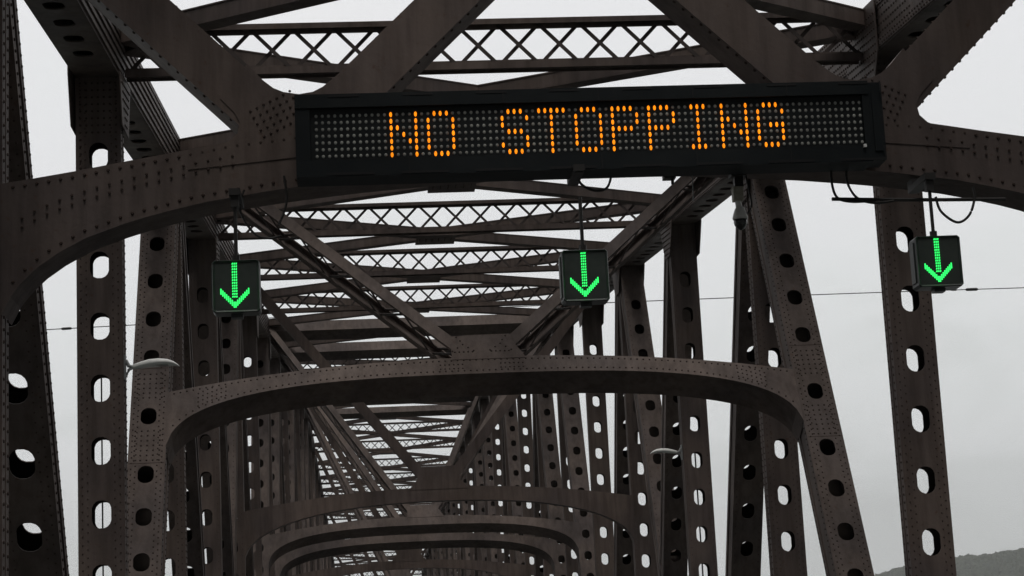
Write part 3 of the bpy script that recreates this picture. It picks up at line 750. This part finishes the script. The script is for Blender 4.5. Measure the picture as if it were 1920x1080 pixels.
# street lamps clamped to posts
def make_lamp():
    t = empty('street_lamp', (0, 0, 0))      # local x points to the roadway
    mb = MB(); mb.abox(-0.012, 0.012, -0.06, 0.06, -0.17, 0.17); mb.tube([(0.012, 0, 0.10), (0.05, 0, 0.02), (0.12, 0, 0.0)], [0.022, 0.028, 0.022], 8); mb.tube([(0.012, 0, -0.13), (0.05, 0, -0.03), (0.11, 0, -0.005)], [0.02, 0.022, 0.018], 8)
    mb.build('bracket', ['galv'], t, dz=0)
    mb = MB(); xs = [0.10, 0.13, 0.20, 0.32, 0.45, 0.57, 0.65, 0.70, 0.725]; zc = [0, 0.002, 0.012, 0.032, 0.042, 0.04, 0.026, 0.006, -0.008]
    hh = [0.036, 0.046, 0.058, 0.070, 0.068, 0.055, 0.036, 0.018, 0.005]; ww = [0.03, 0.05, 0.09, 0.13, 0.14, 0.13, 0.10, 0.06, 0.02]
    V = []; K = 12
    for x, z, h, w in zip(xs, zc, hh, ww):
        for k in range(K):
            a = 2*math.pi*k/K; zz = math.sin(a); V.append((x, w*math.cos(a), z+h*(zz if zz > 0 else zz*0.55)))
    f = [(i*K+k, (i+1)*K+k, (i+1)*K+(k+1) % K, i*K+(k+1) % K) for i in range(len(xs)-1) for k in range(K)]+[tuple(range(K)), tuple((len(xs)-1)*K+k for k in range(K))[::-1]]
    mb.add(V, f); mb.build('lamp_head', ['lampw'], t, dz=0, smooth=True)
    mb = MB(); mb.abox(0.28, 0.58, -0.08, 0.08, 0.006, 0.014); mb.build('lens', ['lens'], t, dz=0)
    return t
lp = make_lamp(); lp2 = copy_tree(lp)
tag(lp, 'white curved street lamp bracketed to the wide perforated post on the left', 'street lamp', 'street lamps clamped to the posts')
tag(lp2, 'small white street lamp bracketed to a perforated post on the right, pointing left', 'street lamp', 'street lamps clamped to the posts')
lp.location = (-5.235, 26.5, EYE+4.15); lp.rotation_euler = (0, 0, 0.0)
lp2.location = (5.225, 44.55, EYE+4.56); lp2.rotation_euler = (0, 0, math.pi)
# overhead line far beyond and a thin hanging conduit behind the left post
mb = MB(); pts = []
for x in np.linspace(-60, 110, 60): pts.append((x, 150, 27.06+0.013*x-0.00016*x*x))
mb.tube(pts, 0.038, 5); zl = lambda x: 27.06+0.013*x-0.00016*x*x
for x0, x1, r_ in ((43.1, 44.4, 0.12), (45.0, 45.5, 0.07), (46.2, 47.2, 0.12), (-24.3, -23.5, 0.10)): mb.tube([(x0, 150, zl(x0)), (x0+0.1, 150, zl(x0)), (x1-0.1, 150, zl(x1)), (x1, 150, zl(x1))], [r_*0.5, r_, r_, r_*0.5], 6)
tag(mb.build('power_line', ['pipe']), 'thin dark overhead line with a few thick fittings crossing the sky behind the bridge', 'power line')
for s, dx in ((-1, -0.045),):
    mb = MB(); mb.tube([(s*WX+dx, 26.86, -7), (s*WX+dx, 26.86, 4.3)], 0.012, 6)
    tag(mb.build('conduit', ['pipe']), 'thin vertical conduit seen through the oval holes of the wide left post', 'conduit')
mb = MB(); mb.tube([(5.60, 44.95, -7), (5.60, 44.95, 4.6)], 0.018, 6)
tag(mb.build('conduit', ['pipe']), 'thin vertical conduit seen through the oval holes of the post that carries the right lamp', 'conduit')
# ---------------------------------------------------------------- haze
if True:
    mb = MB(); mb.abox(-8000, 10500, -1700, 11500, -46, 900)
    hz = mb.build('haze', ['pipe'], dz=0); tag(hz, 'pale mist fading the far hill', 'haze', kind='stuff')
    m = bpy.data.materials.new('haze_air'); m.use_nodes = True; t_ = m.node_tree
    for n_ in list(t_.nodes): t_.nodes.remove(n_)
    o_ = t_.nodes.new('ShaderNodeOutputMaterial'); pv = t_.nodes.new('ShaderNodeVolumePrincipled')
    pv.inputs['Color'].default_value = (0.93, 0.95, 0.96, 1); pv.inputs['Density'].default_value = 0.000072
    t_.links.new(pv.outputs[0], o_.inputs['Volume']); hz.data.materials.clear(); hz.data.materials.append(m)
